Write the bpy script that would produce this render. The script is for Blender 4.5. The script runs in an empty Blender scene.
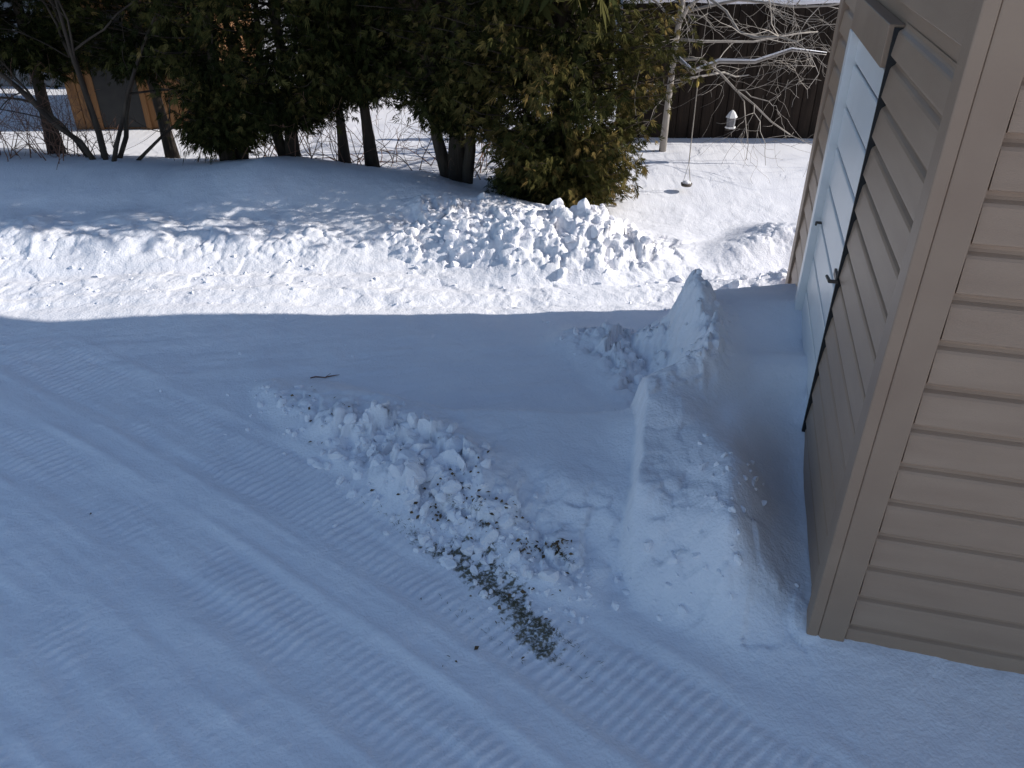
import bpy, math, random
import numpy as np
from mathutils import Vector
random.seed(7); rng=np.random.default_rng(7)
S=bpy.context.scene
S.view_settings.view_transform='Standard'; S.view_settings.look='None'; S.view_settings.exposure=0
COL=S.collection

# ---------------------------------------------------------------- noise
def hsh(ix,iy,seed):
    h=(ix.astype(np.int64)*374761393+iy.astype(np.int64)*668265263+seed*974634777)&0xffffffff
    h=((h^(h>>13))*1274126177)&0xffffffff
    h=((h^(h>>16))*2246822519)&0xffffffff
    return ((h^(h>>15))&0xffffff)/float(0x1000000)
def vn(x,y,seed=0):
    ix=np.floor(x);iy=np.floor(y);fx=x-ix;fy=y-iy
    fx=fx*fx*fx*(fx*(fx*6-15)+10);fy=fy*fy*fy*(fy*(fy*6-15)+10)
    a=hsh(ix,iy,seed);b=hsh(ix+1,iy,seed);c=hsh(ix,iy+1,seed);d=hsh(ix+1,iy+1,seed)
    return (a+(b-a)*fx)*(1-fy)+(c+(d-c)*fx)*fy
def fbm(x,y,seed=0,o=4):
    s=0;a=.5;t=0
    for i in range(o):
        c,sn=math.cos(i*1.1),math.sin(i*1.1)
        s=s+a*vn((x*c-y*sn)*2**i+i*17.3,(x*sn+y*c)*2**i,seed+i);t+=a;a*=.5
    return s/t-.5
def chunk(x,y,seed=0):
    """broken-block relief: every cell is a tilted facet at its own height"""
    ix=np.floor(x);iy=np.floor(y);f=np.full(x.shape,9.);v=np.zeros(x.shape)
    for i in(-1,0,1):
        for j in(-1,0,1):
            cx=ix+i;cy=iy+j
            dx=cx+hsh(cx,cy,seed)-x;dy=cy+hsh(cx,cy,seed+5)-y
            d=dx*dx+dy*dy;m=d<f;f=np.where(m,d,f)
            v=np.where(m,hsh(cx,cy,seed+9)+dx*(hsh(cx,cy,seed+11)-.5)*1.6+dy*(hsh(cx,cy,seed+12)-.5)*1.6-d*.5,v)
    return v
def ss(a,b,x):
    t=np.clip((x-a)/(b-a),0,1);return t*t*(3-2*t)
def ridge(x,y,pts):
    best=np.zeros(x.shape)
    for (x0,y0,h0,w0),(x1,y1,h1,w1) in zip(pts[:-1],pts[1:]):
        dx,dy=x1-x0,y1-y0;t=np.clip(((x-x0)*dx+(y-y0)*dy)/(dx*dx+dy*dy),0,1)
        d=np.hypot(x-x0-t*dx,y-y0-t*dy);h=h0+(h1-h0)*t;w=w0+(w1-w0)*t
        best=np.maximum(best,h*(1-ss(0,1,d/w)))
    return best
# ---------------------------------------------------------------- garage frame
C0=np.array([1.19,2.15]);TH=math.radians(14.5)
W=np.array([math.sin(TH),math.cos(TH)]);N=np.array([W[1],-W[0]])
GL=3.05;GD=6.2
RC=30.;CX,CY=-.14-RC*.62,2.53-RC*.785   # centre of the very gently curved tracks
def terrain(x,y):
    """returns height, roughness mask, dirt mask"""
    r=np.hypot(x-CX,y-CY)-RC+9.88; sl=np.arctan2(y-CY,x-CX)*RC
    wob=.10*fbm(x*1.2,y*1.2,3)
    z=.05*fbm(x*.5,y*.5,1)+.05*np.exp(-((x+2.2)/.9)**2-((y-5.1)/.5)**2)
    z=z+.09*ss(6.3,8.0,y+.5*fbm(x*.6,y*.6,77))+.06*fbm(x*.25,y*.25,8)*ss(7,9,y)
    # far bank
    A=ridge(x,y+wob,[(-14,7.6,.4,2.),(-5,7.3,.30,1.8),(-3.2,7.2,.27,1.65),(-2.2,7.2,.38,1.5),(-1.2,7.05,.29,1.35),(-.5,6.7,.27,1.05),(.1,6.38,.33,.85),(.65,6.22,.25,.75),(1.2,6.2,.07,.6)])
    A=A+ridge(x,y+wob,[(-9,6.15,.08,.5),(-3.6,6.2,.09,.55),(-2,6.15,.09,.5),(-1.1,6.1,.06,.45),(-.4,6.05,.12,.45),(.2,6.0,.14,.5),(.9,6.05,.07,.45)])
    B2=ridge(x,y+wob,[(1.85,6.1,.10,.4),(2.3,6.3,.20,.6),(4,6.2,.3,.8),(7,6,.3,.8)])
    B3=ridge(x,y,[(1.55,5.35,.05,.25),(2.1,5.45,.12,.35),(3,5.5,.2,.4)])
    z=z+A+B2+B3
    # near banks
    T=.12+.06*ss(-1.2,.3,x)+.18*ss(0,.045,x-(.10+.15*y+.07*fbm(y*3,x*3,41)))*ss(-.4,.2,3.6-y+0*x)+.15*ss(.6,1.,x)*ss(3.3,3.7,y)
    yl=np.interp(x,[-1.7,-1.2,-.3,.3,.8,.82],[4.05,3.95,3.52,3.45,3.5,3.5])
    inD=ss(0,.24,y-yl-wob*.6)*(1-ss(0,.17,x-(.84+.10*(y-3.5)+wob*1.2)))      # the scooped flat
    edge=ss(10.10,10.50,r+wob*.9)
    far=1-ss(4.5,4.95,y+wob*.8-.12*x)
    left=ss(-1.6,-.7,x)
    near=.10+.90*ss(1.75,2.75,y+.25*(1-ss(.4,1.2,x)))
    C=T*edge*(1-inD)*far*left*near
    dW=(x-C0[0])*-N[0]+(y-C0[1])*-N[1]; tW=(x-C0[0])*W[0]+(y-C0[1])*W[1]
    C=C*(1-.55*(1-ss(.05,.40,dW))*(1-ss(.7,1.6,tW)))
    R=ridge(x+wob*.5,y+wob*.5,[(.45,4.6,.07,.3),(.72,4.55,.13,.28),(1.0,4.33,.25,.32),(1.07,4.0,.17,.28),(1.0,3.6,.10,.28),(.72,3.3,.07,.3)])
    R=R+ridge(x,y,[(.60,4.35,.09,.28),(.7,4.0,.07,.24)])+ridge(x,y,[(1.2,4.3,.08,.5),(1.8,4.35,.12,.6)])
    z=z+C+R
    z=z+ridge(x+wob,y,[(.86,2.42,.07,.18),(.95,2.75,.08,.22),(.85,3.1,.04,.25)])
    lineM=ridge(x+wob,y+wob,[(-1.45,4.0,.04,.15),(-1.0,3.6,.08,.26),(-.55,3.25,.14,.36),(-.22,2.98,.16,.33),(.02,2.72,.10,.24),(.25,2.5,.06,.22)])
    z=z+lineM
    # roughness
    M=.9*ss(.02,.11,lineM)+1.0*ss(.03,.13,R)*(1-ss(1.12,1.4,x))*ss(3.2,3.6,y)
    e2=ss(10.05,10.25,r+wob)*(1-ss(10.3,10.75,r+wob))
    M=M+.25*e2*ss(-1.4,-.6,x)*ss(1.9,2.5,y)
    pile=ss(-1.15,-.75,x+.3*fbm(y*3,x*2,90))
    M=M+(.20+.58*pile)*ss(.02,.12,A)*(1-ss(6.45,6.8,y+.15*(1-pile)+.5*fbm(x*1.3,y*1.3,88)))
    M=M+.6*ss(.04,.12,B3)+.25*ss(.05,.15,B2)+.12*ss(.0,.1,(x-.55))*far*edge*ss(2.2,2.6,y)*(1-ss(.8,1.1,x))
    drive=ss(5.0,5.2,y)*(1-ss(5.7,6.1,y))*(1-ss(1.6,2.2,x))
    M=np.clip(M+.09*drive+.015,0,1.)*(.45+.75*ss(-.2,.12,fbm(x*1.7,y*1.7,89)))
    wx=.5*fbm(x*7,y*7,21);wy=.5*fbm(x*7,y*7,22)
    l=.090*chunk(x/.19+wx,y/.19+wy,11)+.046*chunk(x/.085+wx*1.5,y/.085+wy*1.5,31)+.02*chunk(x/.04+wx*2,y/.04+wy*2,37)+.13*fbm(x*3,y*3,15)+.03*fbm(x*16,y*16,16)
    z=z+M*(l-.08)
    z=z+.010*fbm(x*7,y*7,18,3)+.0045*fbm(x*30,y*30,19,2)+.016*fbm(x*2.6,y*2.6,24,2)
    z=z+(1-pile)*ss(.02,.12,A)*(1-ss(6.4,6.9,y))*.10*fbm(x*2.2,y*2.2,91,3)
    v=y-.05*x
    z=z+drive*(.012*np.sin(v*19+3*fbm(x*.6,y*2,51))+.035*fbm(x*.7,v*9,52)+.03*np.clip(fbm(x*5,v*9,53)-.02,0,1))
    # tracks
    rw=r+.09*fbm(sl*.35,r*.6,61)
    def band(a,b,s=.035): return ss(a-s,a+s,rw)*(1-ss(b-s,b+s,rw))
    tread=np.zeros_like(z);ribm=np.zeros_like(z)
    for a,b,dep,sp,am in((9.60,10.0,.006,.045,1.1),(9.02,9.34,.006,.048,.8),(8.5,8.74,.005,.048,.65),(7.95,8.25,.006,.048,.7)):
        m=band(a,b);bowl=((rw-(a+b)/2)/((b-a)/2))**2
        rib=np.sin(2*np.pi*(sl/sp+3.*(rw-a)+.7*fbm(x*5,y*5,67)))
        brk=ss(-.14,.10,fbm(x*2.6+a,y*2.6,66))
        tread=tread+m*(-dep+am*.0050*rib*(.15+brk)*(1-ss(.6,1.05,bowl)));ribm=ribm+m*rib
        tread=tread+.009*np.exp(-((rw-b-.05)/.025)**2)*brk+.007*np.exp(-((rw-a+.05)/.025)**2)*brk
    tread=tread+.012*fbm(r*3.5,sl*.5,72)+.016*fbm(r*12,sl*.9,74,3)
    tm=(1-ss(9.95,10.15,r))*(1-ss(4.3,5.0,y))
    z=z+tread*tm
    q=inD*(1-ss(4.6,4.9,y))
    z=z+q*(.022*fbm(x*1.2+y*3,y*8-x*2,73))
    g=lambda px,py,sx,sy,a: np.exp(-((((x-px)*math.cos(a)+(y-py)*math.sin(a))/sx)**2+((-(x-px)*math.sin(a)+(y-py)*math.cos(a))/sy)**2))
    dm=1.0*g(.05,2.29,.24,.10,-.72)+.72*g(-.36,2.67,.34,.08,-.66)+.75*g(-.10,2.58,.22,.10,-.76)+.5*g(.16,2.08,.18,.07,-.6)+.5*g(.42,3.62,.09,.03,0)+.45*g(-1.15,3.72,.15,.05,-.8)+.6*g(-.30,2.95,.20,.10,-.9)+.3*g(-.1,2.2,.3,.12,-.7)
    dn=.45+2.0*fbm(x*9,y*9,81,5)+.22*ribm*tm
    dirt=np.clip(ss(.30,.85,dm*(.35+dn)),0,1)
    dirt=dirt+.45*ss(.12,.24,fbm(x*2.1,y*7,83))*drive*ss(5.35,5.5,y)*ss(.0,.2,fbm(x*20,y*20,84)+.05)
    return z,M,np.clip(dirt,0,1)
def H(x,y):
    a,_,_=terrain(np.atleast_1d(np.asarray(x,float)),np.atleast_1d(np.asarray(y,float)));return a
# ---------------------------------------------------------------- mesh utilities
def mesh_np(name,V,F,smooth=False,mat=None,attrs=None,parent=None):
    V=np.asarray(V,np.float32);F=np.asarray(F,np.int32);k=F.shape[1]
    me=bpy.data.meshes.new(name);me.vertices.add(len(V));me.vertices.foreach_set('co',V.ravel())
    me.loops.add(F.size);me.loops.foreach_set('vertex_index',F.ravel())
    me.polygons.add(len(F));me.polygons.foreach_set('loop_start',np.arange(0,F.size,k,dtype=np.int32))
    me.polygons.foreach_set('loop_total',np.full(len(F),k,np.int32))
    me.polygons.foreach_set('use_smooth',np.full(len(F),smooth))
    me.update(calc_edges=True)
    if attrs:
        for n,a in attrs.items():
            at=me.attributes.new(n,'FLOAT','POINT');at.data.foreach_set('value',np.asarray(a,np.float32))
    ob=bpy.data.objects.new(name,me);COL.objects.link(ob)
    if mat:me.materials.append(mat)
    if parent:ob.parent=parent
    return ob
class MB:
    def __init__(s):s.v=[];s.f=[]
    def box(s,o,a,b,c):
        o,a,b,c=[np.array(q,float) for q in(o,a,b,c)]
        i=len(s.v);
        for k in(0,1):
            for p in(o,o+a,o+a+b,o+b):s.v.append(tuple(p+k*c))
        s.f+=[(i,i+3,i+2,i+1),(i+4,i+5,i+6,i+7),(i,i+1,i+5,i+4),(i+1,i+2,i+6,i+5),(i+2,i+3,i+7,i+6),(i+3,i,i+4,i+7)]
    def tube(s,pts,rad,n=6):
        P=[Vector(p) for p in pts];i0=len(s.v);up=Vector((.31,.17,.93))
        cs=[(math.cos(2*math.pi*j/n),math.sin(2*math.pi*j/n)) for j in range(n)]
        for k,p in enumerate(P):
            d=(P[min(k+1,len(P)-1)]-P[max(k-1,0)])
            if d.length<1e-9:d=Vector((0,0,1))
            d.normalize();a=d.cross(up)
            if a.length<.05:a=d.cross(Vector((1,0,0)))
            a.normalize();b=d.cross(a);R=rad[k]
            for c,t in cs:s.v.append((p.x+(a.x*c+b.x*t)*R,p.y+(a.y*c+b.y*t)*R,p.z+(a.z*c+b.z*t)*R))
        for k in range(len(P)-1):
            for j in range(n):
                q=i0+k*n;s.f.append((q+j,q+(j+1)%n,q+n+(j+1)%n,q+n+j))
        s.f.append(tuple(i0+(len(P)-1)*n+j for j in range(n)));s.f.append(tuple(i0+n-1-j for j in range(n)))
    def obj(s,name,mat,parent=None,smooth=False,bevel=0):
        me=bpy.data.meshes.new(name);me.from_pydata(s.v,[],s.f);me.materials.append(mat);me.update()
        if smooth:me.polygons.foreach_set('use_smooth',[True]*len(me.polygons))
        ob=bpy.data.objects.new(name,me);COL.objects.link(ob)
        if parent:ob.parent=parent
        if bevel:
            m=ob.modifiers.new('b','BEVEL');m.width=bevel;m.segments=2
        return ob
def empty(name):
    e=bpy.data.objects.new(name,None);COL.objects.link(e);return e
# ---------------------------------------------------------------- materials
def mat(name,c1,c2=None,scale=5,rough=.7,bump=0,bscale=30,stretch=None,detail=5,spec=.3):
    m=bpy.data.materials.new(name);m.use_nodes=True;nt=m.node_tree;b=nt.nodes['Principled BSDF']
    b.inputs['Roughness'].default_value=rough;b.inputs['Specular IOR Level'].default_value=spec
    tc=nt.nodes.new('ShaderNodeTexCoord');mp=nt.nodes.new('ShaderNodeMapping');nt.links.new(tc.outputs['Object'],mp.inputs[0])
    if stretch:mp.inputs['Scale'].default_value=stretch
    n=nt.nodes.new('ShaderNodeTexNoise');n.inputs['Scale'].default_value=scale;n.inputs['Detail'].default_value=detail
    nt.links.new(mp.outputs[0],n.inputs['Vector'])
    r=nt.nodes.new('ShaderNodeValToRGB');r.color_ramp.elements[0].position=.3;r.color_ramp.elements[1].position=.7
    r.color_ramp.elements[0].color=(*c1,1);r.color_ramp.elements[1].color=(*(c2 or c1),1)
    nt.links.new(n.outputs[0],r.inputs[0]);nt.links.new(r.outputs[0],b.inputs['Base Color'])
    if bump:
        n2=nt.nodes.new('ShaderNodeTexNoise');n2.inputs['Scale'].default_value=bscale;n2.inputs['Detail'].default_value=3
        nt.links.new(mp.outputs[0],n2.inputs['Vector'])
        bp=nt.nodes.new('ShaderNodeBump');bp.inputs['Strength'].default_value=1;bp.inputs['Distance'].default_value=bump
        nt.links.new(n2.outputs[0],bp.inputs['Height']);nt.links.new(bp.outputs[0],b.inputs['Normal'])
    return m
def snow_mat(name,dirt=False):
    m=mat(name,(.85,.845,.89),(.91,.90,.93),3,.65,.005,70,detail=2)
    if dirt:
        nt=m.node_tree;b=nt.nodes['Principled BSDF'];r=[n for n in nt.nodes if n.type=='VALTORGB'][0]
        at=nt.nodes.new('ShaderNodeAttribute');at.attribute_name='dirt'
        n=nt.nodes.new('ShaderNodeTexNoise');n.inputs['Scale'].default_value=75;n.inputs['Detail'].default_value=4
        tc=[q for q in nt.nodes if q.type=='TEX_COORD'][0];nt.links.new(tc.outputs['Object'],n.inputs['Vector'])
        r2=nt.nodes.new('ShaderNodeValToRGB');r2.color_ramp.elements[0].color=(.035,.04,.028,1);r2.color_ramp.elements[1].color=(.20,.18,.13,1)
        r2.color_ramp.elements[0].position=.35;r2.color_ramp.elements[1].position=.7
        nt.links.new(n.outputs[0],r2.inputs[0])
        ad=nt.nodes.new('ShaderNodeMath');ad.operation='SUBTRACT';nt.links.new(n.outputs[0],ad.inputs[0]);ad.inputs[1].default_value=.63
        a2=nt.nodes.new('ShaderNodeMath');a2.operation='MULTIPLY';a2.inputs[1].default_value=4.5;nt.links.new(ad.outputs[0],a2.inputs[0])
        mu=nt.nodes.new('ShaderNodeMath');mu.operation='MULTIPLY_ADD';mu.inputs[1].default_value=1.4
        nt.links.new(at.outputs['Fac'],mu.inputs[0]);nt.links.new(a2.outputs[0],mu.inputs[2])
        m2=nt.nodes.new('ShaderNodeMath');m2.operation='MULTIPLY';m2.use_clamp=True;nt.links.new(mu.outputs[0],m2.inputs[0]);nt.links.new(at.outputs['Fac'],m2.inputs[1])
        mx=nt.nodes.new('ShaderNodeMix');mx.data_type='RGBA'
        nt.links.new(m2.outputs[0],mx.inputs['Factor']);nt.links.new(r.outputs[0],mx.inputs['A']);nt.links.new(r2.outputs[0],mx.inputs['B'])
        nt.links.new(mx.outputs['Result'],b.inputs['Base Color'])
    return m
M_snow=snow_mat('snow',True);M_snow2=snow_mat('snow_clod')
M_side=mat('siding_taupe',(.335,.225,.155),(.385,.265,.185),2.5,.40,.0012,120,(1,1,6),spec=.45)
M_trim=mat('trim_taupe',(.30,.205,.145),(.34,.24,.17),4,.45,.0008,90)
M_door=mat('door_white',(.76,.74,.72),(.82,.80,.78),3,.35,.0006,60,spec=.5)
M_dark=mat('weatherstrip_doorway_shade',(.02,.02,.022),(.03,.03,.03),8,.6)
M_metal=mat('latch_metal',(.05,.045,.04),(.12,.09,.07),20,.45)
M_bark=mat('cedar_bark',(.028,.02,.016),(.09,.068,.05),9,.9,.02,25,(1,1,.15))
M_gbark=mat('grey_bark',(.26,.23,.20),(.42,.38,.34),12,.85,.004,40,(1,1,.3))
M_twig=mat('twig_brown',(.13,.06,.04),(.24,.14,.10),12,.85)
M_fence=mat('fence_dark_wood',(.016,.012,.010),(.040,.030,.024),3,.9,.004,20,(6,6,.5),spec=.1)
M_cedarwood=mat('fence_cedar_wood',(.15,.07,.03),(.27,.14,.06),3,.8,.004,20,(6,6,.5))
M_shingle=mat('roof_shingle',(.05,.05,.05),(.10,.10,.10),20,.9)
M_leaf=mat('dead_leaf',(.07,.045,.022),(.20,.13,.07),15,.8)
M_straw=mat('dead_grass_blade',(.05,.05,.025),(.17,.15,.08),15,.8)
M_glass=mat('window_glass',(.02,.025,.03),(.04,.05,.06),1,.1,spec=.6)
M_house=mat('house_siding',(.16,.16,.17),(.20,.20,.21),2,.6)
M_yellow=mat('yellow_plastic',(.45,.33,.08),(.5,.38,.10),4,.5)
def foliage_mat():
    m=bpy.data.materials.new('cedar_foliage');m.use_nodes=True;nt=m.node_tree;b=nt.nodes['Principled BSDF']
    at=nt.nodes.new('ShaderNodeAttribute');at.attribute_name='tone'
    r=nt.nodes.new('ShaderNodeValToRGB');e=r.color_ramp.elements
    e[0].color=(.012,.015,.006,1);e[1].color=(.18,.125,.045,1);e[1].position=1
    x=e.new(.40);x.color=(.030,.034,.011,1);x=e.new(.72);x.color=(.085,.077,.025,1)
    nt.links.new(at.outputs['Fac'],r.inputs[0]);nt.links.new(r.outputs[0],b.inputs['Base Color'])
    b.inputs['Roughness'].default_value=.9;b.inputs['Specular IOR Level'].default_value=.03
    return m
M_fol=foliage_mat()
# ---------------------------------------------------------------- snow ground sheet
def axis(a,b,st,lo,hi):
    m=list(np.arange(a,b,st));s=st;p=m[-1]
    while p<hi:s=min(s*1.07,12);p+=s;m.append(p)
    s=st;p=a;L=[]
    while p>lo:s=min(s*1.12,12);p-=s;L.append(p)
    return np.array(L[::-1]+m)
xs=axis(-4.4,2.4,.0112,-180,180);ys=axis(1.4,6.9,.0112,-80,260)
X,Y=np.meshgrid(xs,ys)
Z,MM,DD=terrain(X.ravel(),Y.ravel())
nx,ny=len(xs),len(ys)
idx=np.arange(nx*ny).reshape(ny,nx)
F=np.stack([idx[:-1,:-1],idx[:-1,1:],idx[1:,1:],idx[1:,:-1]],-1).reshape(-1,4)
mesh_np('snow_ground',np.stack([X.ravel(),Y.ravel(),Z],1),F,True,M_snow,{'dirt':DD})
print('ground',nx,ny)
# ---------------------------------------------------------------- snow clods
import bmesh
bm=bmesh.new();bmesh.ops.create_icosphere(bm,subdivisions=2,radius=1)
bm.verts.ensure_lookup_table();IV=np.array([v.co[:] for v in bm.verts]);IF=np.array([[v.index for v in f.verts] for f in bm.faces]);bm.free()
def clods(name,pts,sizes,mt,sink=.38):
    V=[];Fs=[];zz=H(pts[:,0],pts[:,1])
    for k,(p,s) in enumerate(zip(pts,sizes)):
        v=IV.copy()
        for q in range(7):
            n=rng.normal(size=3);n/=np.linalg.norm(n);d=rng.uniform(.35,.75);t=v@n;v=v-np.outer(np.maximum(t-d,0),n)
        v*=1+rng.normal(0,.06,(len(v),1))
        A,_=np.linalg.qr(rng.normal(size=(3,3)));v=(v*rng.uniform(.6,1.5,3))@A*s
        v+=np.array([p[0],p[1],zz[k]+s*(.45-sink)])
        V.append(v);Fs.append(IF+k*len(IV))
    return mesh_np(name,np.concatenate(V),np.concatenate(Fs),False,mt)
def along(poly,n,spread):
    poly=np.array(poly,float);seg=np.linalg.norm(np.diff(poly,axis=0),axis=1);cum=np.r_[0,np.cumsum(seg)]
    t=rng.uniform(0,cum[-1],n);x=np.interp(t,cum,poly[:,0]);y=np.interp(t,cum,poly[:,1])
    return np.stack([x,y],1)+rng.normal(0,spread,(n,2))
SP=[((-.85,3.48),(-.5,3.12),(-.3,2.9),(-.1,2.7),(.1,2.55)),((-1.5,4.0),(-1.1,3.6),(-.7,3.3)),((.45,4.6),(.75,4.5),(1.0,4.35),(1.0,4.0),(.9,3.6)),
((-.8,6.0),(-.4,6.1),(.2,6.05),(.7,6.05),(1.1,6.05)),((-6,5.9),(-4,5.9),(-2.5,5.85),(-1.2,5.8)),((-5,5.4),(1.3,5.45)),((1.4,5.3),(1.7,5.4),(2.4,5.5)),((.1,2.5),(.4,2.5),(.75,2.3),(.9,2.4),(.95,2.9)),((-1.9,4.6),(.3,3.9)),((-.5,2.95),(0,2.5),(.25,2.35)),((-.55,3.2),(-.25,2.95))]
CN=[(230,.12,-3.95,.5,.008,.045),(60,.10,-4.4,.5,.006,.03),(90,.12,-4.1,.5,.008,.045),(210,.20,-3.8,.5,.012,.065),(45,.18,-4.4,.5,.01,.035),(90,.20,-4.6,.4,.006,.022),(60,.12,-3.9,.5,.01,.045),(70,.10,-4.4,.5,.006,.025),(30,.4,-4.9,.4,.004,.012),(130,.08,-4.5,.4,.005,.02),(26,.10,-3.1,.25,.03,.065)]
pp=[];sz=[]
for poly,(n,sp,mu,sg,a,b) in zip(SP,CN):
    pp.append(along(poly,n,sp));sz.append(np.clip(rng.lognormal(mu,sg,n),a,b))
clods('snow_clods',np.concatenate(pp),np.concatenate(sz),M_snow2)
# ---------------------------------------------------------------- debris
def leaves(name,centres,mt,l=(.015,.04)):
    V=[];Fc=[]
    for (cx,cy,sp,n) in centres:
        x=rng.normal(cx,sp,n);y=rng.normal(cy,sp*.7,n);z=H(x,y)
        for i in range(n):
            a=rng.uniform(0,6.28);L=rng.uniform(*l);w=L*rng.uniform(.3,.6);u=np.array([math.cos(a),math.sin(a),rng.uniform(-.3,.5)]);v=np.array([-math.sin(a),math.cos(a),rng.uniform(-.5,.5)])
            c=np.array([x[i],y[i],z[i]+.008]);k=len(V)
            V+=[c-u*L,c-u*.2*L+v*w+[0,0,.006],c+u*L,c-u*.1*L-v*w];Fc.append((k,k+1,k+2,k+3))
    return mesh_np(name,V,Fc,False,mt)
leaves('dead_leaf_litter',[(-.12,2.76,.08,60),(.06,2.60,.05,30),(.2,2.60,.035,36),(-.3,2.88,.09,60),(-.25,3.0,.08,30),(.42,3.63,.05,34),(-.45,3.15,.09,24),(.03,2.32,.14,24),(-1.2,3.85,.12,10),(-2.0,2.9,.01,2),(-.2,2.05,.05,4),(-1.0,3.55,.1,8)],M_leaf,(.005,.015))
V=[];Fc=[]
for (cx,cy,sx,n) in((.05,2.30,.13,700),(-.36,2.69,.16,380),(-.12,2.60,.09,350),(.43,3.63,.05,90),(.2,2.58,.04,160),(-.14,2.76,.06,150),(-.3,2.9,.08,90),(.14,2.10,.10,90),(-.1,2.2,.12,60)):
    t=rng.normal(0,sx,n);q=rng.normal(0,sx*.40,n);x=cx+t*.77-q*.5;y=cy-t*.64+q*.7;z=H(x,y)
    a=rng.uniform(0,6.28,n);L=rng.uniform(.008,.028,n);w=.0013;el=rng.uniform(.05,.8,n)
    u=np.stack([np.cos(a)*np.cos(el),np.sin(a)*np.cos(el),np.sin(el)],1);v=np.stack([-np.sin(a),np.cos(a),0*a],1)
    c=np.stack([x,y,z-.002],1);V.append(np.stack([c-v*w,c+v*w,c+u*L[:,None]],1).reshape(-1,3))
V=np.concatenate(V);mesh_np('dead_grass',V,np.arange(len(V)).reshape(-1,3),False,M_straw)
mb=MB();p0=np.array([-1.22,4.13]);pts=[];
for i in range(7):
    q=p0+np.array([.028*i,.008*i+.006*math.sin(i*1.7)]);pts.append((q[0],q[1],float(H(*q)[0])+.010+.004*math.sin(i)))
mb.tube(pts,[.004,.005,.0045,.004,.004,.003,.0015],5)
mb.tube([pts[3],(pts[3][0]+.03,pts[3][1]+.03,pts[3][2]+.012)],[.003,.001],4)
mb.obj('fallen_twig',M_twig)
# ---------------------------------------------------------------- garage
gar=empty('garage')
def GP(t,off,z):
    p=C0+W*t-N*off;return (p[0],p[1],z)
def GQ(s,off,z):
    p=C0+N*s-W*off;return (p[0],p[1],z)
EH=3.2
mb=MB();mb.box(GP(0,0,-.4),(*(W*GL),0),(*(N*GD),0),(0,0,EH+.4));mb.obj('walls',M_side,gar)
def lap(P,a,b,z0,z1,name,e=.152):
    mb=MB();z=z0
    while z<z1-1e-6:
        zt=min(z+e,z1);h=zt-z
        prof=[(.004,z+.001),(.028,z),(.032,z+.004),(.032,z+.010),(.024,z+h*.70),(.020,z+h*.76),(.009,z+h*.82),(.005,z+h*.88),(.004,zt)]
        n=len(prof);i=len(mb.v)
        for t in(a,b):
            for o,q in prof:mb.v.append(P(t,o,q))
        for k in range(n-1):mb.f.append((i+k,i+k+1,i+n+k+1,i+n+k))
        mb.f.append(tuple(i+k for k in range(n)));mb.f.append(tuple(i+n+k for k in range(n))[::-1])
        z=zt
    return mb.obj(name,M_side,gar)
DT0,DT1,DZ=1.10,2.12,1.93
lap(GP,.10,DT0,-.3,2.1,'siding_front_near')
lap(GP,DT1+.09,GL-.10,-.3,2.1,'siding_front_far')
lap(GP,.10,GL-.10,2.1+.06,EH,'siding_front_top')
lap(GQ,.10,GD-.1,-.0,EH,'siding_side')
mb=MB()
def board(mb,P,a,b,o0,o1,z0,z1):
    A=np.array(P(a,o0,z0));mb.box(A,np.array(P(b,o0,z0))-A,np.array(P(a,o1,z0))-A,(0,0,z1-z0))
board(mb,GP,-.042,.055,.002,.044,-.35,EH-.01);board(mb,GQ,-.002,.095,.002,.042,-.35,EH-.012)
board(mb,GP,GL-.11,GL+.034,.002,.044,-.35,EH-.01)
mb.obj('corner_trim',M_trim,gar,bevel=.006)
mb=MB();board(mb,GQ,.106,GD-.1,.002,.018,-.35,-.002);mb.obj('base_trim',M_trim,gar)
mb=MB()
for k in range(12):
    z=-.25+k*.205
    if z>DZ-.02:break
    zt=min(z+.189,DZ-.02)
    A=np.array(GP(DT0+.035,.004,z));mb.box(A,np.array(GP(DT1-.002,.004,z))-A,np.array(GP(DT0+.035,.024,z))-A,(0,0,zt-z))
mb.obj('door_leaf',M_door,gar,bevel=.008)
mb=MB();board(mb,GP,DT0+.02,DT1,.001,.0075,-.3,DZ);mb.obj('door_backing',M_house,gar)
mb=MB();board(mb,GP,DT1,DT1+.09,.002,.064,-.35,DZ+.005);mb.obj('door_frame',M_door,gar,bevel=.004)
mb=MB();board(mb,GP,DT0+.016,DT1+.09,.002,.060,DZ+.006,DZ+.16);mb.obj('door_header_trim',M_trim,gar,bevel=.004)
mb=MB();board(mb,GP,DT0+.001,DT0+.014,.002,.040,-.35,DZ+.15);mb.obj('door_weatherstrip',M_dark,gar)
mb=MB();A=GP(DT0+.02,.03,1.04);mb.box(A,np.array([*(W*.09),0]),np.array([*(-N*.012),0]),(0,0,.03))
mb.tube([GP(DT0-.01,.035,1.055),GP(DT0-.01,.07,1.055),GP(DT0+.06,.075,1.05)],[.009,.009,.007],8)
mb.tube([GP(DT1-.05,.02,.98),GP(DT1-.05,.05,.98),GP(DT1-.09,.055,.98)],[.008,.008,.006],8)
mb.obj('door_latch',M_metal,gar,bevel=.002)
mb=MB();ms=MB();RZ=4.1;ov=.28
for sgn,t0 in((0,-ov),(1,GL+ov)):
    a=np.array(GP(t0,ov,EH-.03));b=np.array(GP(GL/2,ov,RZ));L=np.array([*(N*(GD+2*ov)),0])
    for q,(dz,th) in((mb,(0,.10)),(ms,(.103,.22))):
        q.box(a+[0,0,dz],b-a,L,(0,0,th))
mb.obj('roof',M_shingle,gar);ms.obj('roof_snow',M_snow2,gar)
mb=MB()
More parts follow.
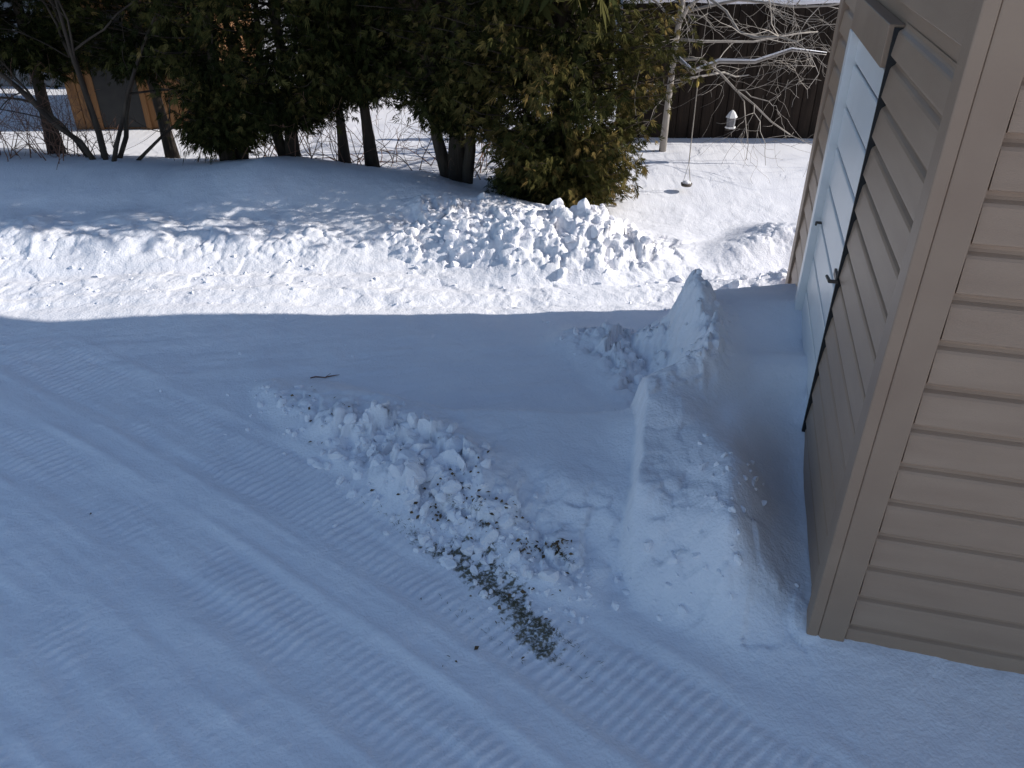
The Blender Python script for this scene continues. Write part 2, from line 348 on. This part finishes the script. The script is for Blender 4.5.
for s in(0.001,GD-.001):
    for t,z in((0,EH-.001),(GL,EH-.001),(GL/2,RZ+.02)):
        p=C0+W*t+N*s;mb.v.append((p[0],p[1],z))
mb.f+=[(0,1,2),(5,4,3)];mb.obj('gable_ends',M_side,gar)
# ---------------------------------------------------------------- cedar trees
def nrm(a):return a/(np.linalg.norm(a,axis=-1,keepdims=True)+1e-9)
def fronds(B,D,L,T,nl,wd=.06,droop=.18):
    n=len(B);d=nrm(D);s=nrm(np.cross(d,rng.normal(size=(n,3))));nn=np.cross(d,s)
    f=np.linspace(0,1,nl)[None,:];a=(f-.5)*1.7+rng.normal(0,.10,(n,nl));cen=1-np.abs(f-.5)*2
    o=B[:,None]+d[:,None]*(L[:,None]*.35*rng.uniform(.0,1.,(n,nl))*(.3+cen))[...,None]
    u=d[:,None]*np.cos(a)[...,None]+s[:,None]*np.sin(a)[...,None]
    l=L[:,None]*(.55+.45*cen)*rng.uniform(.7,1.1,(n,nl))
    side=nrm(np.cross(u,nn[:,None]+rng.normal(0,.25,(n,nl,3))));w=(L[:,None]*wd*rng.uniform(.7,1.3,(n,nl)))[...,None]
    g=np.array([0,0,-1.]);ll=l[...,None]
    V=np.stack([o,o+u*ll*.5+side*w+g*ll*droop*.3,o+u*ll+g*ll*droop,o+u*ll*.5-side*w+g*ll*droop*.3],2).reshape(-1,3)
    return V,np.repeat(T,nl*4)
def mkfol(name,parts,parent=None):
    V=np.concatenate([p[0] for p in parts]);T=np.concatenate([p[1] for p in parts])
    mesh_np(name,V,np.arange(len(V)).reshape(-1,4),False,M_fol,{'tone':T},parent)
def cedar(name,x,y,h,rmax,cb,tr=.055,nb=200,lean=(0,0),rlow=.6,dens=1.0,tadd=0,extra=[]):
    e=empty(name);z0=float(H(x,y)[0])-.05
    mb=MB();tp=[]
    for i in range(10):
        f=i/9;tp.append((x+lean[0]*f+.03*math.sin(f*9+x*3),y+lean[1]*f+.02*math.sin(f*7+x),z0+h*f*.97))
    mb.tube(tp,[tr*(1.5 if i==0 else 1.0)*(1-.9*i/9)+.004 for i in range(10)],9)
    for sx,sy,sr,sh in extra:
        mb.tube([(x+sx*.4,y+sy*.4,z0),(x+sx*.8,y+sy,z0+sh*.25),(x+sx*.9,y+sy,z0+sh*.6),(x+sx*.6,y+sy*.6,z0+sh)],[sr*1.3,sr,sr*.8,sr*.3],8)
    lo=[[],[],[],[]];hi=[[],[],[],[]]
    for b in range(nb):
        f=rng.uniform(0,1)**1.9;zb=cb+(h-cb)*f
        env=rmax*min(1,rlow+(zb-cb)*(1-rlow))*(1-max(0,(zb-cb-1.2)/(h-cb-1.0)))**.75
        a=rng.uniform(0,6.283);R=env*rng.uniform(.55,1.12)
        st=np.array([x+lean[0]*zb/h,y+lean[1]*zb/h,z0+zb]);dr=np.array([math.cos(a),math.sin(a),0])
        dp=rng.uniform(-.25,.1)*R;up=rng.uniform(.3,1)
        G=np.linspace(0,1,5)[:,None];pts=st+dr*R*G+np.array([0,0,1.])*(dp*np.sin(G*2.4)+.25*R*G*G*up)
        mb.tube(pts,[.011,.009,.007,.005,.002],4)
        low=zb<2.0;nf=int((42 if low else 8)*dens)
        g=np.sort(rng.uniform(.22,1.04,nf));P=np.stack([np.interp(g,G[:,0],pts[:,k]) for k in range(3)],1)+rng.normal(0,.055 if low else .12,(nf,3))
        D=dr*rng.uniform(.3,1.1,(nf,1))+rng.normal(0,.5,(nf,3))+np.array([0,0,-.35])
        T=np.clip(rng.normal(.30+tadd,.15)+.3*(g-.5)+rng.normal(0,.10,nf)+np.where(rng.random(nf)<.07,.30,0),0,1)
        q=lo if low else hi
        for arr,v in zip(q,(P,D,rng.uniform(.048,.095,nf)*(1 if low else 3.2),T)):arr.append(v)
    mb.obj('trunk_and_limbs',M_bark,e,True)
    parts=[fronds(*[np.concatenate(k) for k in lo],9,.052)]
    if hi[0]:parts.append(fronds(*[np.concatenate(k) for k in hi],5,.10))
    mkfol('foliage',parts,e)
cedar('cedar_tree',.44,7.30,4.6,1.12,.10,.08,600,rlow=.48,dens=1.35,tadd=.18)
cedar('cedar_tree',-.50,7.60,4.8,.90,.66,.075,290,tadd=.05,extra=[(-.26,.0,.055,1.9),(.14,-.1,.05,1.5)])
cedar('cedar_tree',-1.39,7.8,4.6,.78,.80,.05,240)
cedar('cedar_tree',-1.68,7.9,4.7,.78,.70,.04,230)
cedar('cedar_tree',-2.12,7.75,4.5,.75,.42,.05,280,extra=[(-.2,.0,.045,1.6)])
cedar('cedar_tree',-2.72,7.75,4.6,.78,.28,.06,310,extra=[(.18,.1,.05,1.6),(-.2,.1,.04,1.5)],rlow=.45)
cedar('cedar_tree',-3.6,8.4,4.8,.95,.95,.05,230)
cedar('cedar_tree',-4.7,8.3,4.8,1.05,.95,.06,260)
cedar('cedar_tree',-5.9,8.4,4.8,1.1,.8,.06,200)
print('cedars')
# ---------------------------------------------------------------- bare trees
def grow(mb,p,d,L,r,depth,droop=.0,segs=5,spread=.8,wig=.22,kids=3):
    pts=[p];dd=Vector(d).normalized();rad=[r]
    for i in range(segs):
        dd=(dd+Vector((random.gauss(0,wig),random.gauss(0,wig),random.gauss(0,wig)-droop))).normalized()
        pts.append(pts[-1]+dd*L/segs);rad.append(max(r*(1-.6*(i+1)/segs),.0015))
    mb.tube(pts,rad,6 if r>.01 else 3)
    if depth>0:
        for k in range(kids):
            i=random.randint(1,segs);nd=(dd+Vector((random.gauss(0,spread),random.gauss(0,spread),random.gauss(0,spread)))).normalized()
            grow(mb,pts[i],nd,L*random.uniform(.5,.8),max(rad[i]*.6,.0018),depth-1,droop,segs,spread,wig,kids)
def G(x,y):return float(H(x,y)[0])
e=empty('bare_apple_tree');mb=MB();gx,gy=1.70,8.9;z0=G(gx,gy)
tp=[Vector((gx-.03,gy,z0-.05)),Vector((gx-.02,gy,z0+.5)),Vector((gx+.0,gy,z0+1.1)),Vector((gx+.03,gy,z0+1.7)),Vector((gx+.05,gy,z0+2.5))]
mb.tube(tp,[.042,.034,.030,.027,.02],9);mb.obj('trunk',M_gbark,e,True)
mb=MB();random.seed(12)
for zz,dx,dy,L,rr in((.75,1,.0,1.3,.016),(.95,1,-.25,1.5,.018),(1.15,1,.1,1.6,.018),(1.4,1,-.15,1.7,.018),(1.6,1,-.3,1.6,.018),(1.8,1,0,1.6,.018),(1.9,.8,-.6,1.2,.016),(1.3,-.5,.5,1.,.016),(1.5,.2,.9,1.1,.016),(2.2,.6,.4,1.2,.016)):
    grow(mb,Vector((gx+.02,gy,z0+zz)),(dx,dy,.15),L,rr,3,.02,6,.7,.24,4)
mb.obj('branches',M_gbark,e,True)
mb=MB();bp=[Vector((gx,gy,z0+1.25)),Vector((gx-.02,8.4,z0+1.5)),Vector((gx-.0,8.0,z0+1.62)),Vector((1.70,7.7,z0+1.66)),Vector((1.69,7.45,z0+1.6))]
mb.tube(bp,[.022,.018,.014,.01,.004],6)
bq=[Vector((gx,gy,z0+1.0)),Vector((1.87,8.7,z0+.86)),Vector((2.1,8.6,z0+.98)),Vector((2.42,8.45,z0+1.0)),Vector((2.75,8.4,z0+1.12)),Vector((3.1,8.4,z0+1.08))]
mb.tube(bq,[.024,.022,.018,.015,.01,.004],6);mb.obj('feeder_branches',M_gbark,e,True)
mb=MB();mb.tube([p+Vector((0,0,.022)) for p in bq],[.004,.014,.012,.010,.008,.003],6);mb.obj('snow_on_branch',M_snow2,e,True)
e=empty('hanging_tray_feeder');zf=G(1.68,7.5)+.06;fy=7.55;fx=1.68;mb=MB()
top=Vector((1.70,7.6,z0+1.63))
mb.tube([top,(fx,fy+.02,zf+.95)],[.003,.003],5);mb.tube([(fx,fy+.02,zf+.95),(fx,fy,zf+.22)],[.005,.005],5)
for a in range(4):
    c=math.cos(a*1.57+.5)*.05;s=math.sin(a*1.57+.5)*.05;mb.tube([(fx,fy,zf+.22),(fx+c,fy+s,zf+.02)],[.002,.002],4)
mb.obj('wire',M_gbark,e)
mb=MB();mb.tube([(fx,fy,zf-.005),(fx,fy,zf),(fx,fy,zf+.024),(fx,fy,zf+.026)],[.02,.050,.055,.045],16);mb.obj('tray',M_metal,e,True)
mb=MB();mb.tube([(fx,fy,zf+.026),(fx,fy,zf+.04),(fx,fy,zf+.05)],[.044,.035,.01],12);mb.obj('snow_in_tray',M_snow2,e,True)
mb=MB();mb.tube([(fx,fy+.02,zf+.90),(fx,fy+.02,zf+.92),(fx,fy+.02,zf+.96),(fx,fy+.02,zf+.98)],[.006,.013,.013,.006],10);mb.obj('bell',M_yellow,e,True)
e=empty('lantern_bird_feeder');cx,cy=2.28,8.5;zb=.44;mb=MB()
mb.tube([(cx,cy+.02,z0+1.0),(cx,cy,zb+.17)],[.003,.003],5);mb.obj('hanger',M_metal,e)
mb=MB();mb.tube([(cx,cy,zb+.095),(cx,cy,zb+.10),(cx,cy,zb+.15),(cx,cy,zb+.172)],[.05,.062,.03,.006],6)
mb.tube([(cx,cy,zb-.012),(cx,cy,zb-.01),(cx,cy,zb+.005)],[.05,.056,.054],6);mb.obj('roof_and_base',M_door,e)
mb=MB();mb.tube([(cx,cy,zb+.004),(cx,cy,zb+.097)],[.042,.048],6);mb.obj('seed_tube',M_house,e)
random.seed(5);e=empty('bare_lilac_shrub');mb=MB();lx,ly=-3.95,7.7;z0=G(lx,ly)-.05
for dx,dy,L,r in((-.25,0,1.7,.030),(-.1,.1,1.9,.034),(.08,0,1.8,.028),(.35,-.05,1.7,.024),(.9,.1,1.2,.018),(-.6,.1,1.4,.018),(.2,.2,1.6,.026)):
    grow(mb,Vector((lx+dx*.3,ly+dy,z0)),(dx,dy,1.1),L,r,3,0,7,.55,.13,3)
mb.obj('stems',M_bark,e,True)
random.seed(9);e=empty('bare_twiggy_shrub');mb=MB()
for k in range(60):
    x=random.uniform(-5.6,-4.1);y=random.uniform(7.5,8.3);grow(mb,Vector((x,y,G(x,y)-.03)),(random.gauss(0,.5),random.gauss(0,.3),1),random.uniform(.3,.6),.006,2,0,4,.5,.15,3)
mb.obj('stems',M_twig,e)
random.seed(3);e=empty('bare_twiggy_shrub');mb=MB()
for k in range(80):
    x=random.uniform(-3.1,.1);y=random.uniform(7.6,8.5);grow(mb,Vector((x,y,G(x,y)-.03)),(random.gauss(0,.6),random.gauss(0,.3),.8),random.uniform(.3,.8),.006,2,0,4,.5,.2,2)
mb.obj('stems',M_twig,e)
# ---------------------------------------------------------------- fences and neighbours
def fence(name,x0,y0,x1,y1,h,mt,bw=.14,cap=True):
    e=empty(name);d=np.array([x1-x0,y1-y0]);L=np.hypot(*d);d/=L;n=np.array([-d[1],d[0]]);mb=MB();t=0
    while t<L:
        hh=h+random.uniform(-.006,.006);p=np.array([x0,y0])+d*t
        mb.box((p[0],p[1],-.2),(*(d*(bw-.008)),0),(*(n*.018),0),(0,0,hh+.2));t+=bw
    mb.obj('boards',mt,e)
    mb=MB();p=np.array([x0,y0])+n*.022;mb.box((p[0],p[1],-.2),(*(d*L),0),(*(n*.012),0),(0,0,h+.17));mb.obj('backing',mt,e)
    mb=MB()
    for z in(.3,h-.2):
        p=np.array([x0,y0])+n*.04;mb.box((p[0],p[1],z),(*(d*L),0),(*(n*.04),0),(0,0,.09))
    mb.obj('rails',mt,e)
    if cap:
        mb=MB();pts=[];t=0
        while t<L:
            p=np.array([x0,y0])+d*t+n*.02;pts.append((p[0],p[1],h+.02+.008*math.sin(t*3)));t+=.12
        mb.tube(pts,[.035+.006*math.sin(i*.9) for i in range(len(pts))],8);mb.obj('snow_cap',M_snow2,e,True)
fence('dark_board_fence',1.2,9.45,9.0,9.25,1.52,M_fence)
fence('dark_board_fence',-2.9,12.2,1.3,12.0,1.5,M_fence)
# wooden garden shed at the back left
e=empty('wooden_shed');mb=MB();x0,y0,w_,d_,h_=-5.3,9.9,1.75,2.,1.75
t=0
while t<w_:
    mb.box((x0+t,y0,-.2),(.118,0,0),(0,.02,0),(0,0,h_+.2+random.uniform(-.004,.004)));t+=.13
mb.obj('boards',M_cedarwood,e)
mb=MB();mb.box((x0,y0+.024,-.2),(w_,0,0),(0,d_,0),(0,0,h_+.2));mb.obj('walls',M_cedarwood,e)
mb=MB();mb.box((x0+.35,y0-.02,.1),(.52,0,0),(0,.016,0),(0,0,1.3));mb.obj('doorway_shade_panel',M_dark,e)  # solid dark panel on the wall; doorway's inner shade painted as its colour
mb=MB()
for bx in(.29,.87):mb.box((x0+bx,y0-.03,.02),(.06,0,0),(0,.028,0),(0,0,1.45))
mb.obj('door_posts',M_cedarwood,e)
mb=MB();mb.box((x0-.2,y0-.25,h_+.01),(w_+.4,0,0),(0,d_+.5,.3),(0,0,.08));mb.obj('roof',M_shingle,e)
mb=MB();mb.box((x0-.2,y0-.25,h_+.093),(w_+.4,0,0),(0,d_+.5,.3),(0,0,.15));mb.obj('roof_snow',M_snow2,e)
def house(name,x0,y0,w,dp,h,mt):
    e=empty(name);mb=MB();mb.box((x0,y0,-.3),(w,0,0),(0,dp,0),(0,0,h+.3));mb.obj('walls',mt,e)
    mb=MB();z=.1
    while z<h-.1: mb.box((x0-.012,y0-.016,z),(w+.024,0,0),(0,.014,0),(0,0,.13));z+=.15
    mb.obj('siding',mt,e)
    mw=MB();mf=MB();x=x0+.8
    while x<x0+w-1.2:
        mf.box((x-.08,y0-.06,.72),(1.06,0,0),(0,.042,0),(0,0,1.2));mw.box((x,y0-.066,.80),(.42,0,0),(0,.004,0),(0,0,1.04));mw.box((x+.48,y0-.066,.80),(.42,0,0),(0,.004,0),(0,0,1.04));x+=2.1
    mf.obj('window_frames',M_door,e);mw.obj('window_panes',M_glass,e)
    mb=MB();o=.4;zt=h+dp*.28
    mb.v=[(x0-o,y0-o,h-.05),(x0+w+o,y0-o,h-.05),(x0+w+o,y0+dp/2,zt),(x0-o,y0+dp/2,zt),(x0-o,y0+dp+o,h-.05),(x0+w+o,y0+dp+o,h-.05)]
    mb.f=[(0,1,2,3),(3,2,5,4)];mb.obj('roof',M_shingle,e)
house('neighbour_house',-13.5,12.4,9.2,7,2.8,M_house)
house('neighbour_house',2.5,16,11,7,2.8,M_house)
n=60*110;a=np.repeat(np.radians(rng.uniform(-75,75,60)),110);R=np.repeat(rng.uniform(45,70,60),110);hh=np.repeat(rng.uniform(7,13,60),110)
f=rng.random(n);b=rng.uniform(0,6.28,n);rr=hh*.22*(1-f)*rng.uniform(.5,1.1,n)
mkfol('distant_trees',[fronds(np.stack([R*np.sin(a)+rr*np.cos(b),R*np.cos(a)+rr*np.sin(b),hh*(.08+.92*f)],1),np.stack([np.cos(b),np.sin(b),-.4+0*b],1),np.full(n,1.6),rng.uniform(.1,.6,n),4,.12)])
# ---------------------------------------------------------------- light
el=math.radians(28);sd=Vector((math.cos(el)*.9988,math.cos(el)*.05,math.sin(el))).normalized()
L=bpy.data.lights.new('sun','SUN');L.energy=5;L.angle=math.radians(.5);L.color=(1,.96,.90)
lo=bpy.data.objects.new('sun',L);COL.objects.link(lo);lo.rotation_euler=sd.to_track_quat('Z','Y').to_euler()
w=bpy.data.worlds.new('World');S.world=w;w.use_nodes=True;nt=w.node_tree;bg=nt.nodes['Background']
sk=nt.nodes.new('ShaderNodeTexSky');sk.sky_type='NISHITA';sk.sun_disc=False;sk.sun_elevation=el;sk.sun_rotation=math.atan2(sd.x,sd.y)
sk.air_density=1.0;sk.dust_density=.5;sk.ozone_density=2.2
nt.links.new(sk.outputs[0],bg.inputs[0]);bg.inputs[1].default_value=.148
# ---------------------------------------------------------------- camera
c=bpy.data.cameras.new('camera');c.sensor_width=36;c.lens=36*797/1024;c.clip_end=1000;c.clip_start=.05
co=bpy.data.objects.new('camera',c);COL.objects.link(co);co.location=(0,0,2.5);co.rotation_euler=(math.radians(90-31.5),0,0)
S.camera=co
